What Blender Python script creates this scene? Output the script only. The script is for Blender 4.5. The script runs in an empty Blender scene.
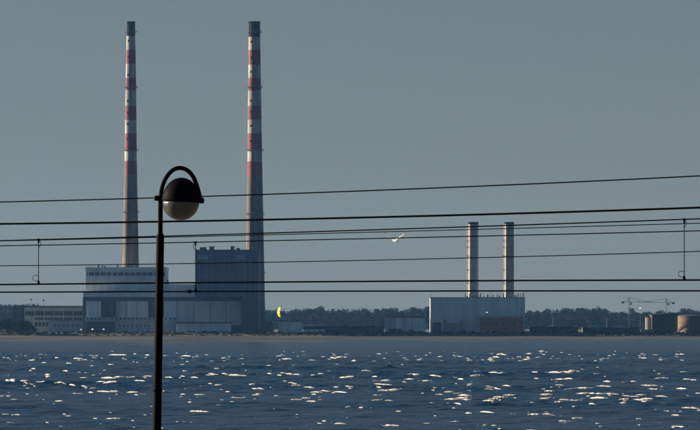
import bpy, bmesh, math, random
import numpy as np
from mathutils import Vector, Matrix, noise

random.seed(7)
rng = np.random.default_rng(11)
scene = bpy.context.scene
col = scene.collection

# ------------------------------------------------------------------ camera
CAM_Z = 8.0            # metres above the water
F = 5344.0             # focal length in photo pixels (700 px wide): a long telephoto
HZ = 325.0             # photo row of the horizon
cam_d = bpy.data.cameras.new("camera")
cam = bpy.data.objects.new("camera", cam_d)
col.objects.link(cam)
cam.location = (0, 0, CAM_Z)
cam.rotation_euler = (math.radians(90), 0, 0)
cam_d.sensor_width = 36.0
cam_d.lens = 36.0 * F / 700.0
cam_d.shift_y = (HZ - 215.0) / 700.0
cam_d.clip_start = 1.0
cam_d.clip_end = 40000.0
scene.camera = cam

# ------------------------------------------------------------------ sky, sun, exposure
SUN_EL = math.radians(14.0)
SUN_AZ = math.radians(-71.0)      # measured from the view direction (+Y), negative = left
world = bpy.data.worlds.new("World")
scene.world = world
world.use_nodes = True
wn, wl = world.node_tree.nodes, world.node_tree.links
bg = wn["Background"]
sky = wn.new("ShaderNodeTexSky")
sky.sky_type = 'NISHITA'
sky.sun_disc = False
sky.sun_elevation = SUN_EL
sky.sun_rotation = SUN_AZ
sky.altitude = 0.0
sky.air_density = 1.0
sky.dust_density = 0.6
sky.ozone_density = 3.0
tint = wn.new("ShaderNodeMix"); tint.data_type = 'RGBA'; tint.blend_type = 'MULTIPLY'
tint.inputs[0].default_value = 1.0
tint.inputs[7].default_value = (0.190, 0.285, 0.380, 1)
wl.new(sky.outputs[0], tint.inputs[6])
# pale band of sea haze along the whole horizon, thinning out upwards
geo = wn.new("ShaderNodeTexCoord")
sep = wn.new("ShaderNodeSeparateXYZ"); wl.new(geo.outputs["Generated"], sep.inputs[0])
ab = wn.new("ShaderNodeMath"); ab.operation = 'ABSOLUTE'; wl.new(sep.outputs[2], ab.inputs[0])
ml = wn.new("ShaderNodeMath"); ml.operation = 'MULTIPLY'; ml.inputs[1].default_value = -5.5; wl.new(ab.outputs[0], ml.inputs[0])
ex = wn.new("ShaderNodeMath"); ex.operation = 'EXPONENT'; wl.new(ml.outputs[0], ex.inputs[0])
fc = wn.new("ShaderNodeMath"); fc.operation = 'MULTIPLY'; fc.inputs[1].default_value = 0.80; wl.new(ex.outputs[0], fc.inputs[0])
band = wn.new("ShaderNodeMix"); band.data_type = 'RGBA'
wl.new(fc.outputs[0], band.inputs[0]); wl.new(tint.outputs[2], band.inputs[6])
band.inputs[7].default_value = (1.64, 1.86, 2.04, 1)
wl.new(band.outputs[2], bg.inputs[0])
bg.inputs[1].default_value = 0.05

sun_d = bpy.data.lights.new("sun", 'SUN')
sun_d.energy = 4.8
sun_d.angle = math.radians(0.5)
sun_d.color = (1.0, 0.80, 0.56)
sun = bpy.data.objects.new("sun", sun_d)
col.objects.link(sun)
to_sun = Vector((math.sin(SUN_AZ) * math.cos(SUN_EL), math.cos(SUN_AZ) * math.cos(SUN_EL), math.sin(SUN_EL)))
sun.rotation_euler = to_sun.to_track_quat('Z', 'Y').to_euler()
sun.location = (-200, 100, 200)

vs = scene.view_settings
vs.view_transform = 'Standard'
vs.look = 'None'
vs.exposure = 1.4
vs.gamma = 1.0
vs.use_curve_mapping = False
scene.render.engine = 'CYCLES'
cy = scene.cycles
cy.use_denoising = True
cy.max_bounces = 6
cy.volume_bounces = 1
cy.caustics_reflective = False
cy.caustics_refractive = False
cy.sample_clamp_indirect = 4.0

# ------------------------------------------------------------------ helpers
def P(px, py, Y):
    """photo pixel at distance Y -> point"""
    return Vector(((px - 350.0) / F * Y, Y, CAM_Z + (HZ - py) / F * Y))

def nodes_of(name):
    m = bpy.data.materials.new(name); m.use_nodes = True
    return m, m.node_tree.nodes, m.node_tree.links, m.node_tree.nodes["Principled BSDF"]

def mat(name, rgb, rough=0.7, scale=0.2, amount=0.25, metal=0.0, stretch=(1, 1, 1), bump=0.0, spec=0.3, streak=0.0):
    """weathered procedural paint / stone / metal: two noises in object space vary the colour"""
    m, n, l, b = nodes_of(name)
    tc = n.new("ShaderNodeTexCoord")
    mp = n.new("ShaderNodeMapping"); mp.inputs[3].default_value = stretch
    l.new(tc.outputs["Object"], mp.inputs[0])
    nz = n.new("ShaderNodeTexNoise"); nz.inputs["Scale"].default_value = scale; nz.inputs["Detail"].default_value = 6.0
    nz.inputs["Roughness"].default_value = 0.65
    l.new(mp.outputs[0], nz.inputs[0])
    rp = n.new("ShaderNodeValToRGB")
    lo, hi = 1.0 - amount, 1.0 + amount
    rp.color_ramp.elements[0].position = 0.3; rp.color_ramp.elements[1].position = 0.7
    rp.color_ramp.elements[0].color = (rgb[0] * lo, rgb[1] * lo, rgb[2] * lo, 1)
    rp.color_ramp.elements[1].color = (min(rgb[0] * hi, .95), min(rgb[1] * hi, .95), min(rgb[2] * hi, .95), 1)
    l.new(nz.outputs[0], rp.inputs[0])
    out = rp.outputs[0]
    if streak > 0:
        mp2 = n.new("ShaderNodeMapping"); mp2.inputs[3].default_value = (0.55, 0.55, 0.03)
        l.new(tc.outputs["Object"], mp2.inputs[0])
        n2 = n.new("ShaderNodeTexNoise"); n2.inputs["Scale"].default_value = 1.0; n2.inputs["Detail"].default_value = 4.0
        l.new(mp2.outputs[0], n2.inputs[0])
        r2 = n.new("ShaderNodeValToRGB")
        r2.color_ramp.elements[0].position = 0.42; r2.color_ramp.elements[1].position = 0.6
        r2.color_ramp.elements[0].color = (1 - streak,) * 3 + (1,); r2.color_ramp.elements[1].color = (1, 1, 1, 1)
        l.new(n2.outputs[0], r2.inputs[0])
        mx = n.new("ShaderNodeMix"); mx.data_type = 'RGBA'; mx.blend_type = 'MULTIPLY'; mx.inputs[0].default_value = 1.0
        l.new(out, mx.inputs[6]); l.new(r2.outputs[0], mx.inputs[7]); out = mx.outputs[2]
    l.new(out, b.inputs["Base Color"])
    b.inputs["Roughness"].default_value = rough
    b.inputs["Metallic"].default_value = metal
    b.inputs["Specular IOR Level"].default_value = spec
    if bump > 0:
        bp = n.new("ShaderNodeBump"); bp.inputs["Strength"].default_value = bump
        l.new(nz.outputs[0], bp.inputs["Height"]); l.new(bp.outputs[0], b.inputs["Normal"])
    return m

class MB:
    """collects faces; build() links them as one mesh object"""
    def __init__(s): s.v = []; s.f = []; s.mi = []
    def add(s, verts, faces, mi=0):
        o = len(s.v); s.v += [tuple(v) for v in verts]
        s.f += [tuple(i + o for i in f) for f in faces]; s.mi += [mi] * len(faces); return s
    def box(s, x0, x1, y0, y1, z0, z1, mi=0):
        v = [(x, y, z) for z in (z0, z1) for y in (y0, y1) for x in (x0, x1)]
        return s.add(v, [(0, 2, 3, 1), (4, 5, 7, 6), (0, 1, 5, 4), (2, 6, 7, 3), (0, 4, 6, 2), (1, 3, 7, 5)], mi)
    def frustum(s, c, z0, z1, r0, r1, n=28, caps=True, mi=0):
        v = []
        for z, r in ((z0, r0), (z1, r1)):
            v += [(c[0] + r * math.cos(2 * math.pi * i / n), c[1] + r * math.sin(2 * math.pi * i / n), z) for i in range(n)]
        f = [(i, (i + 1) % n, n + (i + 1) % n, n + i) for i in range(n)]
        if caps: f += [tuple(range(n - 1, -1, -1)), tuple(range(n, 2 * n))]
        return s.add(v, f, mi)
    def lathe(s, c, prof, n=32, mi=0):
        v = []; f = []
        for r, z in prof:
            v += [(c[0] + r * math.cos(2 * math.pi * i / n), c[1] + r * math.sin(2 * math.pi * i / n), c[2] + z) for i in range(n)]
        for k in range(len(prof) - 1):
            f += [(k * n + i, k * n + (i + 1) % n, (k + 1) * n + (i + 1) % n, (k + 1) * n + i) for i in range(n)]
        f += [tuple(range(n - 1, -1, -1)), tuple(range((len(prof) - 1) * n, len(prof) * n))]
        return s.add(v, f, mi)
    def tube(s, pts, rad, n=8, mi=0):
        pts = [Vector(p) for p in pts]
        rads = rad if isinstance(rad, (list, tuple)) else [rad] * len(pts)
        v = []; f = []
        up = None
        for i, p in enumerate(pts):
            t = (pts[min(i + 1, len(pts) - 1)] - pts[max(i - 1, 0)]).normalized()
            if up is None:
                up = Vector((0, 0, 1)) if abs(t.z) < 0.9 else Vector((0, 1, 0))
            a = up - t * up.dot(t); a.normalize(); b = t.cross(a); up = a
            for k in range(n):
                w = 2 * math.pi * k / n
                v.append(p + (a * math.cos(w) + b * math.sin(w)) * rads[i])
        for i in range(len(pts) - 1):
            f += [(i * n + k, i * n + (k + 1) % n, (i + 1) * n + (k + 1) % n, (i + 1) * n + k) for k in range(n)]
        f += [tuple(range(n - 1, -1, -1)), tuple(range((len(pts) - 1) * n, len(pts) * n))]
        return s.add(v, f, mi)
    def build(s, name, m, parent=None, origin=(0, 0, 0), smooth=False):
        me = bpy.data.meshes.new(name)
        o = Vector(origin)
        me.from_pydata([tuple(Vector(p) - o) for p in s.v], [], s.f)
        ms = m if isinstance(m, (list, tuple)) else [m]
        for k in ms: me.materials.append(k)
        if len(ms) > 1: me.polygons.foreach_set("material_index", s.mi)
        if smooth: me.polygons.foreach_set("use_smooth", [True] * len(s.f))
        bm = bmesh.new(); bm.from_mesh(me); bmesh.ops.recalc_face_normals(bm, faces=bm.faces); bm.to_mesh(me); bm.free()
        me.update()
        ob = bpy.data.objects.new(name, me); col.objects.link(ob)
        if parent is not None: ob.parent = parent
        else: ob.location = o
        return ob

def tag(o, label=None, cat=None, group=None, kind=None):
    if label: o["label"] = label
    if cat: o["category"] = cat
    if group: o["group"] = group
    if kind: o["kind"] = kind
    return o

class Thing:
    """an Empty at the thing's base that parents its parts; shapes are given in world metres"""
    def __init__(s, name, label, cat, base, group=None):
        s.o = bpy.data.objects.new(name, None); col.objects.link(s.o)
        s.o.location = base; s.base = Vector(base); s.o.empty_display_size = 0.2
        tag(s.o, label, cat, group)
    def part(s, name, mb, m, under=None, smooth=False, label=None):
        ob = mb.build(name, m, under or s.o, s.base, smooth)
        if label: ob["label"] = label
        return ob

def pbox(x0, x1, y0, y1, Y, depth=1.0, front=0.0, mb=None):
    """box whose front face covers photo pixels x0..x1, y0(top)..y1(bottom) at distance Y (front<0: stands proud)"""
    a, b = P(x0, y1, Y), P(x1, y0, Y)
    mb = mb or MB()
    return mb.box(a.x, b.x, Y + front, Y + front + depth, a.z, b.z)

# ------------------------------------------------------------------ materials
M = {}
M['concrete'] = mat('weathered_concrete', (0.135, 0.108, 0.095), 0.85, 0.12, 0.22, streak=0.35)
M['red'] = mat('faded_red_paint', (0.21, 0.030, 0.036), 0.75, 0.15, 0.3, streak=0.45)
M['white'] = mat('dirty_white_paint', (0.40, 0.40, 0.39), 0.75, 0.15, 0.22, streak=0.5)
M['soot'] = mat('sooty_black_paint', (0.010, 0.010, 0.012), 0.9, 0.2, 0.3, spec=0.05)
M['steel'] = mat('dark_steel', (0.10, 0.10, 0.11), 0.6, 1.0, 0.2, metal=0.3)
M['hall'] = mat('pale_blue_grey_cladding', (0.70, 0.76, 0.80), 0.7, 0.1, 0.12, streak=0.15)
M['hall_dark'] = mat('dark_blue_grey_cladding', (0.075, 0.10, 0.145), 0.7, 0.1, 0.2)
M['panel'] = mat('pale_wall_panel', (0.82, 0.87, 0.90), 0.6, 0.08, 0.10, streak=0.12)
M['panel_b'] = mat('pale_wall_panel_faded', (0.74, 0.80, 0.84), 0.6, 0.08, 0.14, streak=0.25)
M['panel_c'] = mat('pale_wall_panel_stained', (0.62, 0.70, 0.76), 0.65, 0.10, 0.18, streak=0.35)
M['boiler_b'] = mat('slate_blue_sheeting_faded', (0.105, 0.135, 0.19), 0.65, 0.06, 0.18, streak=0.25)
M['boiler'] = mat('slate_blue_sheeting', (0.085, 0.115, 0.175), 0.65, 0.06, 0.16, streak=0.15)
M['louvre'] = mat('pale_louvre', (0.24, 0.28, 0.33), 0.6, 0.5, 0.15)
M['glass'] = mat('dark_window_glass', (0.02, 0.025, 0.03), 0.15, 0.3, 0.3, spec=0.5)
M['office'] = mat('grey_office_render', (0.50, 0.54, 0.57), 0.8, 0.15, 0.15, streak=0.2)
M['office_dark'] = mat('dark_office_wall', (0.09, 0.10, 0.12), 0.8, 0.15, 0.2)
M['shed'] = mat('light_blue_shed_sheet', (0.60, 0.73, 0.80), 0.6, 0.1, 0.12, streak=0.15)
M['plant'] = mat('blue_grey_ribbed_sheet', (0.72, 0.79, 0.83), 0.55, 0.08, 0.10, streak=0.15)
M['plant2'] = mat('blue_grey_ribbed_sheet_faded', (0.78, 0.83, 0.86), 0.55, 0.08, 0.10, streak=0.15)
M['stack'] = mat('galvanised_stack_steel', (0.42, 0.39, 0.36), 0.6, 0.2, 0.12, metal=0.0, streak=0.15)
M['brick'] = mat('red_brown_brick', (0.42, 0.17, 0.14), 0.9, 0.3, 0.2)
M['stone'] = mat('pale_stone_coping', (0.55, 0.52, 0.50), 0.85, 0.3, 0.15)
M['roof'] = mat('dark_roof_felt', (0.06, 0.065, 0.075), 0.9, 0.3, 0.25)
M['tank'] = mat('cream_tank_paint', (0.17, 0.115, 0.075), 0.7, 0.1, 0.12, streak=0.2)
M['barn'] = mat('dark_brown_sheet', (0.07, 0.06, 0.06), 0.8, 0.15, 0.25)
M['rock'] = mat('dark_sea_rock', (0.09, 0.085, 0.08), 0.9, 0.4, 0.4)
M['leaf_far'] = mat('far_tree_leaves', (0.016, 0.026, 0.022), 0.95, 0.1, 0.3, spec=0.0)
M['leaf'] = mat('dark_shrub_leaves', (0.022, 0.030, 0.022), 0.95, 0.2, 0.3, spec=0.0)
M['crane'] = mat('faded_crane_paint', (0.035, 0.042, 0.055), 0.9, 0.3, 0.15)
M['bark'] = mat('bark', (0.07, 0.055, 0.045), 0.9, 0.5, 0.3)
M['grass'] = mat('rough_coastal_grass', (0.09, 0.10, 0.06), 0.95, 0.05, 0.3)
M['asphalt'] = mat('promenade_concrete', (0.22, 0.21, 0.20), 0.9, 0.6, 0.15)
M['lamp_paint'] = mat('black_gloss_lamp_paint', (0.003, 0.003, 0.006), 0.6, 6.0, 0.3, spec=0.02)
M['wire'] = mat('weathered_copper_wire', (0.003, 0.0035, 0.005), 0.9, 20.0, 0.3, spec=0.0)
M['kite_y'] = mat('yellow_kite_cloth', (0.85, 0.80, 0.10), 0.6, 0.8, 0.08)
M['kite_d'] = mat('dark_kite_cloth', (0.06, 0.07, 0.06), 0.6, 0.8, 0.1)
M['pink'] = mat('pink_kite_cloth', (0.65, 0.20, 0.25), 0.6, 0.8, 0.1)
M['van'] = mat('white_van_paint', (0.75, 0.76, 0.76), 0.4, 0.8, 0.05)
M['tyre'] = mat('tyre_rubber', (0.02, 0.02, 0.02), 0.9, 2.0, 0.2)

def emit(name, rgb, s):
    m, n, l, b = nodes_of(name)
    b.inputs["Base Color"].default_value = (0.8, 0.8, 0.8, 1)
    b.inputs["Emission Color"].default_value = (*rgb, 1)
    b.inputs["Emission Strength"].default_value = s
    return m
M['lit'] = emit('lit_floodlight_glass', (1.0, 0.97, 0.9), 0.28)

# water: dark sea, ripples far below pixel size come from the bump
m, n, l, b = nodes_of('sea_water')
b.inputs["Base Color"].default_value = (0.002, 0.022, 0.058, 1)
b.inputs["Roughness"].default_value = 0.22
b.inputs["IOR"].default_value = 1.33
tc = n.new("ShaderNodeTexCoord")
mp = n.new("ShaderNodeMapping"); mp.inputs[3].default_value = (0.55, 1.0, 1.0)
l.new(tc.outputs["Object"], mp.inputs[0])
nz = n.new("ShaderNodeTexNoise"); nz.inputs["Scale"].default_value = 1.1; nz.inputs["Detail"].default_value = 5
nz.inputs["Roughness"].default_value = 0.6
l.new(mp.outputs[0], nz.inputs[0])
bp = n.new("ShaderNodeBump"); bp.inputs["Strength"].default_value = 1.0; bp.inputs["Distance"].default_value = 0.5
n4 = n.new("ShaderNodeTexNoise"); n4.inputs["Scale"].default_value = 0.42; n4.inputs["Detail"].default_value = 3
l.new(mp.outputs[0], n4.inputs[0])
ad = n.new("ShaderNodeMath"); ad.operation = 'MULTIPLY_ADD'; ad.inputs[1].default_value = 1.8
l.new(n4.outputs[0], ad.inputs[0]); l.new(nz.outputs[0], ad.inputs[2])
l.new(ad.outputs[0], bp.inputs["Height"]); l.new(bp.outputs[0], b.inputs["Normal"])
M['water'] = m

# foam: bubbles scatter and let low light through
m, n, l, b = nodes_of('sea_foam')
tc = n.new("ShaderNodeTexCoord")
nz = n.new("ShaderNodeTexNoise"); nz.inputs["Scale"].default_value = 5.0; nz.inputs["Detail"].default_value = 5
l.new(tc.outputs["Object"], nz.inputs[0])
rp = n.new("ShaderNodeValToRGB")
rp.color_ramp.elements[0].color = (0.86, 0.87, 0.88, 1); rp.color_ramp.elements[1].color = (0.95, 0.96, 0.96, 1)
l.new(nz.outputs[0], rp.inputs[0])
df = n.new("ShaderNodeBsdfDiffuse"); tr = n.new("ShaderNodeBsdfTranslucent"); mx = n.new("ShaderNodeMixShader")
mx.inputs[0].default_value = 0.5
l.new(rp.outputs[0], df.inputs[0]); l.new(rp.outputs[0], tr.inputs[0])
l.new(df.outputs[0], mx.inputs[1]); l.new(tr.outputs[0], mx.inputs[2])
bp = n.new("ShaderNodeBump"); bp.inputs["Strength"].default_value = 0.8; bp.inputs["Distance"].default_value = 0.1
l.new(nz.outputs[0], bp.inputs["Height"]); l.new(bp.outputs[0], df.inputs["Normal"])
gl = n.new("ShaderNodeBsdfGlossy"); gl.inputs["Roughness"].default_value = 0.5; gl.inputs[0].default_value = (.95, .95, .95, 1)
l.new(bp.outputs[0], gl.inputs["Normal"])
m2 = n.new("ShaderNodeMixShader"); m2.inputs[0].default_value = 0.08
l.new(mx.outputs[0], m2.inputs[1]); l.new(gl.outputs[0], m2.inputs[2])
l.new(m2.outputs[0], n["Material Output"].inputs[0])
M['foam'] = m

# wet sand flats: long pools and dry bars
m, n, l, b = nodes_of('wet_sand')
tc = n.new("ShaderNodeTexCoord")
mp = n.new("ShaderNodeMapping"); mp.inputs[3].default_value = (0.016, 0.006, 1.0)
l.new(tc.outputs["Object"], mp.inputs[0])
nz = n.new("ShaderNodeTexNoise"); nz.inputs["Scale"].default_value = 1.0; nz.inputs["Detail"].default_value = 7
l.new(mp.outputs[0], nz.inputs[0])
rp = n.new("ShaderNodeValToRGB")
rp.color_ramp.elements[0].position = 0.42; rp.color_ramp.elements[1].position = 0.58
rp.color_ramp.elements[0].color = (0.014, 0.028, 0.042, 1); rp.color_ramp.elements[1].color = (0.050, 0.060, 0.066, 1)
l.new(nz.outputs[0], rp.inputs[0]); l.new(rp.outputs[0], b.inputs["Base Color"])
r2 = n.new("ShaderNodeValToRGB")
r2.color_ramp.elements[0].color = (0.35,) * 3 + (1,); r2.color_ramp.elements[1].color = (0.85,) * 3 + (1,)
l.new(nz.outputs[0], r2.inputs[0]); l.new(r2.outputs[0], b.inputs["Roughness"])
n3 = n.new("ShaderNodeTexNoise"); n3.inputs["Scale"].default_value = 0.6; n3.inputs["Detail"].default_value = 4
l.new(tc.outputs["Object"], n3.inputs[0])
bp = n.new("ShaderNodeBump"); bp.inputs["Strength"].default_value = 0.6; bp.inputs["Distance"].default_value = 0.3
l.new(n3.outputs[0], bp.inputs["Height"]); l.new(bp.outputs[0], b.inputs["Normal"])
M['sand'] = m

# ------------------------------------------------------------------ the sea
def grow(a, b, step, g):
    out = []; x = a
    while x < b:
        out.append(x); x += step; step *= g
    out.append(b); return out
ys = np.array(grow(96, 370, 20, 0.93)[:-1] + list(np.arange(370, 1000, 0.72)) + list(np.arange(1000, 1950, 1.5)) + grow(1950, 3600, 4, 1.15))
xp = list(np.arange(0, 100, 0.8)) + list(np.arange(100, 180, 2.2)) + grow(180, 4200, 8, 1.3)
xs = np.array([-v for v in xp[::-1][:-1]] + xp)
X, Yg = np.meshgrid(xs, ys)

waves = []
r = random.Random(5)
for i in range(60):
    lam = 1.8 * (8.0 / 1.8) ** (r.random())
    th = math.radians(-128) + r.gauss(0, 0.5)         # the wind blows towards the shore and to the left
    amp = 0.0055 * lam ** 0.75 * r.uniform(0.5, 1.3)
    k = 2 * math.pi / lam
    waves.append((k * math.cos(th), k * math.sin(th), r.uniform(0, 6.28), amp))
def sea_z(x, y):
    x = np.asarray(x, float); y = np.asarray(y, float)
    z = np.zeros(np.broadcast(x, y).shape)
    for kx, ky, ph, a in waves:
        z += a * np.cos(kx * x + ky * y + ph)
    grp = 0.75 + 0.35 * np.sin(x / 31.0 + 1.3 * np.sin(y / 57.0)) * np.sin(y / 43.0 + 0.7)
    z = z * grp
    z = 0.22 * (np.exp(np.clip(z, -1, 0.5) / 0.25) - 1.0)               # sharper crests, flatter troughs
    fade = np.clip((1950 - y) / 700.0, 0.12, 1) * np.clip((y - 150) / 200, 0, 1) * np.clip((420 - np.abs(x)) / 200, 0, 1)
    return np.minimum(z, 0.9) * fade
Z = sea_z(X, Yg)
ny, nx = X.shape
co = np.stack([X, Yg, Z], -1).reshape(-1, 3).astype(np.float32)
idx = np.arange(ny * nx).reshape(ny, nx)
quads = np.stack([idx[:-1, :-1], idx[:-1, 1:], idx[1:, 1:], idx[1:, :-1]], -1).reshape(-1, 4)
def np_mesh(name, co, faces, m, smooth=True):
    k = faces.shape[1]
    me = bpy.data.meshes.new(name)
    me.vertices.add(len(co)); me.vertices.foreach_set("co", np.ascontiguousarray(co, np.float32).ravel())
    me.loops.add(faces.size); me.loops.foreach_set("vertex_index", np.ascontiguousarray(faces, np.int32).ravel())
    me.polygons.add(len(faces))
    me.polygons.foreach_set("loop_start", np.arange(0, faces.size, k, dtype=np.int32))
    me.polygons.foreach_set("use_smooth", np.full(len(faces), smooth))
    me.materials.append(m); me.update(calc_edges=True)
    o = bpy.data.objects.new(name, me); col.objects.link(o); return o
sea = tag(np_mesh("sea", co, quads, M['water']), kind="structure")

# ------------------------------------------------------------------ sand flats, land
sx = np.array(sorted(set([-4200, -2500, -1400, -800] + list(np.arange(-500, 501, 12)) + [800, 1400, 2500, 4200])))
sy = np.array(list(np.arange(1700, 3520, 14)))
SX, SY = np.meshgrid(sx, sy)
edge = 2550 + 170 * np.sin(SX / 71.0) + 110 * np.sin(SX / 27.0 + 1.0) + 70 * np.sin(SX / 11.0)
t = np.clip((SY - edge) / (3500.0 - 2450), -0.2, 1)
bars = np.sin(SY / 47.0 + 1.6 * np.sin(SX / 83.0) + 0.9 * np.sin(SX / 29.0)) + 0.6 * np.sin(SY / 23.0 + 1.2 * np.sin(SX / 41.0 + 2))
SZ = np.where(t < 0, t * 4.0, 0.02 + 0.9 * t ** 1.3) + 0.085 * bars * np.clip(1.2 - 1.3 * t, 0.15, 1) * (t > -0.05)
si = np.arange(SX.size).reshape(SX.shape)
sq = np.stack([si[:-1, :-1], si[:-1, 1:], si[1:, 1:], si[1:, :-1]], -1).reshape(-1, 4)
tag(np_mesh("sand_flats", np.stack([SX, SY, SZ], -1).reshape(-1, 3), sq, M['sand']), kind="structure")

lx = np.array([-4300, -2000, -1000] + list(np.arange(-600, 601, 20)) + [1000, 2000, 4300])
ly = np.array([3490, 3496, 3504, 3516, 3540, 3600, 3800, 4500, 6000, 9500])
lz = np.array([-0.5, 0.9, 2.2, 2.9, 3.0, 3.0, 3.0, 3.0, 3.2, 3.5])
LX, LY = np.meshgrid(lx, ly)
LZ = np.repeat(lz[:, None], len(lx), 1) + 0.25 * np.sin(LX / 33.0) * (LY > 3500) * (LY < 3590)
li = np.arange(LX.size).reshape(LX.shape)
lq = np.stack([li[:-1, :-1], li[:-1, 1:], li[1:, 1:], li[1:, :-1]], -1).reshape(-1, 4)
tag(np_mesh("coastal_ground", np.stack([LX, LY, LZ], -1).reshape(-1, 3), lq, M['grass']), kind="structure")

# the promenade the lamp stands on, below the frame, with its sea wall
mb = MB(); mb.box(-400, 400, -60, 95.4, 2.9, 3.4)
tag(mb.build("promenade", M['asphalt']), kind="structure")
mb = MB(); mb.box(-400, 400, 95.4, 96.6, -1.2, 3.9)
tag(mb.build("sea_wall", M['concrete']), "low grey concrete sea wall along the promenade below the wires", "wall")

# ------------------------------------------------------------------ whitecaps
caps = []
def crop(ox, rows):
    for a, b_, w in rows:
        caps.append((ox + a / 2.917, 330 + b_ / 2.917, w / 2.917))
crop(0, [(230,81,28),(345,70,40),(95,85,20),(540,73,30),(533,97,12),(30,148,40),(75,145,22),(125,147,38),(90,153,22),(100,122,8),(135,127,14),(190,117,14),(268,129,14),(345,134,80),(318,151,70),(172,157,34),(200,159,22),(225,179,24),(245,163,18),(270,165,16),(262,177,12),(315,172,50),(388,175,30),(420,180,16),(415,143,30),(432,131,24),(497,134,22),(480,146,10),(480,175,12),(540,116,14),(565,135,20),(618,126,30),(650,126,20),(685,131,35),(635,158,18),(612,153,12),(578,181,26),(10,187,20),(40,196,20),(173,199,20),(128,197,10),(35,240,44),(33,260,22),(195,244,18),(333,250,36),(440,218,10),(580,230,44),(638,212,14),(677,202,16),(555,197,8),(655,80,14),(605,70,14),(60,163,10),(82,165,10),(36,73,8),(557,262,6),(518,258,6)])
crop(230, [(165,82,30),(310,80,50),(290,83,10),(25,131,60),(155,122,14),(172,126,20),(198,126,22),(80,128,6),(243,127,14),(265,126,14),(340,135,34),(395,116,20),(428,143,20),(455,143,26),(443,155,48),(530,126,26),(545,130,20),(527,140,18),(575,143,30),(597,131,34),(160,147,12),(178,149,14),(195,157,28),(232,163,26),(83,168,26),(75,184,22),(310,163,14),(265,174,50),(325,176,40),(348,166,18),(245,181,14),(223,191,28),(195,197,28),(238,200,26),(268,199,20),(438,171,12),(460,172,52),(430,184,22),(433,198,34),(462,198,20),(610,182,20),(595,174,10),(655,178,50),(665,195,70),(660,209,40),(590,207,10),(685,186,30),(30,191,16),(10,190,14),(135,186,14),(195,248,8),(275,257,12),(323,261,30),(475,270,34),(573,260,18),(655,258,24),(508,248,6)])
crop(460, [(30,86,14),(95,88,14),(105,77,20),(120,70,24),(195,84,18),(55,118,26),(50,130,36),(95,122,20),(122,124,20),(30,153,16),(130,157,22),(228,122,30),(292,120,110),(308,141,46),(288,155,24),(105,168,40),(20,190,50),(10,182,30),(92,198,50),(120,190,40),(148,185,34),(262,172,26),(255,184,30),(262,196,40),(290,204,24),(350,167,70),(395,181,110),(405,193,44),(322,199,46),(385,210,16),(404,126,18),(433,146,18),(418,159,36),(510,186,70),(470,195,30),(545,199,60),(593,188,28),(555,157,38),(568,167,40),(600,138,34),(588,126,14),(648,167,24),(658,138,20),(695,180,12),(80,231,34),(145,234,10),(160,236,10),(217,240,28),(262,241,26),(345,248,26),(320,260,48),(72,267,14),(97,269,14),(200,281,26),(525,268,12),(590,227,16),(628,239,20),(670,221,40),(635,271,30),(570,70,16),(412,84,8),(430,80,8),(585,85,8),(540,72,8),(245,70,8)])
rr = random.Random(3)
for i in range(170):                                   # small far flecks and outliers beyond both edges
    caps.append((rr.uniform(-60, 760), rr.gauss(355.5, 2.6), rr.uniform(1.2, 4.5)))
for i in range(150):
    caps.append((rr.uniform(-60, 760), rr.uniform(358, 428), rr.uniform(1.2, 5.0)))
for i in range(40):
    s_ = rr.choice((-1, 1)); caps.append((350 + s_ * rr.uniform(355, 520), rr.uniform(365, 420), rr.uniform(4, 16)))

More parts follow.
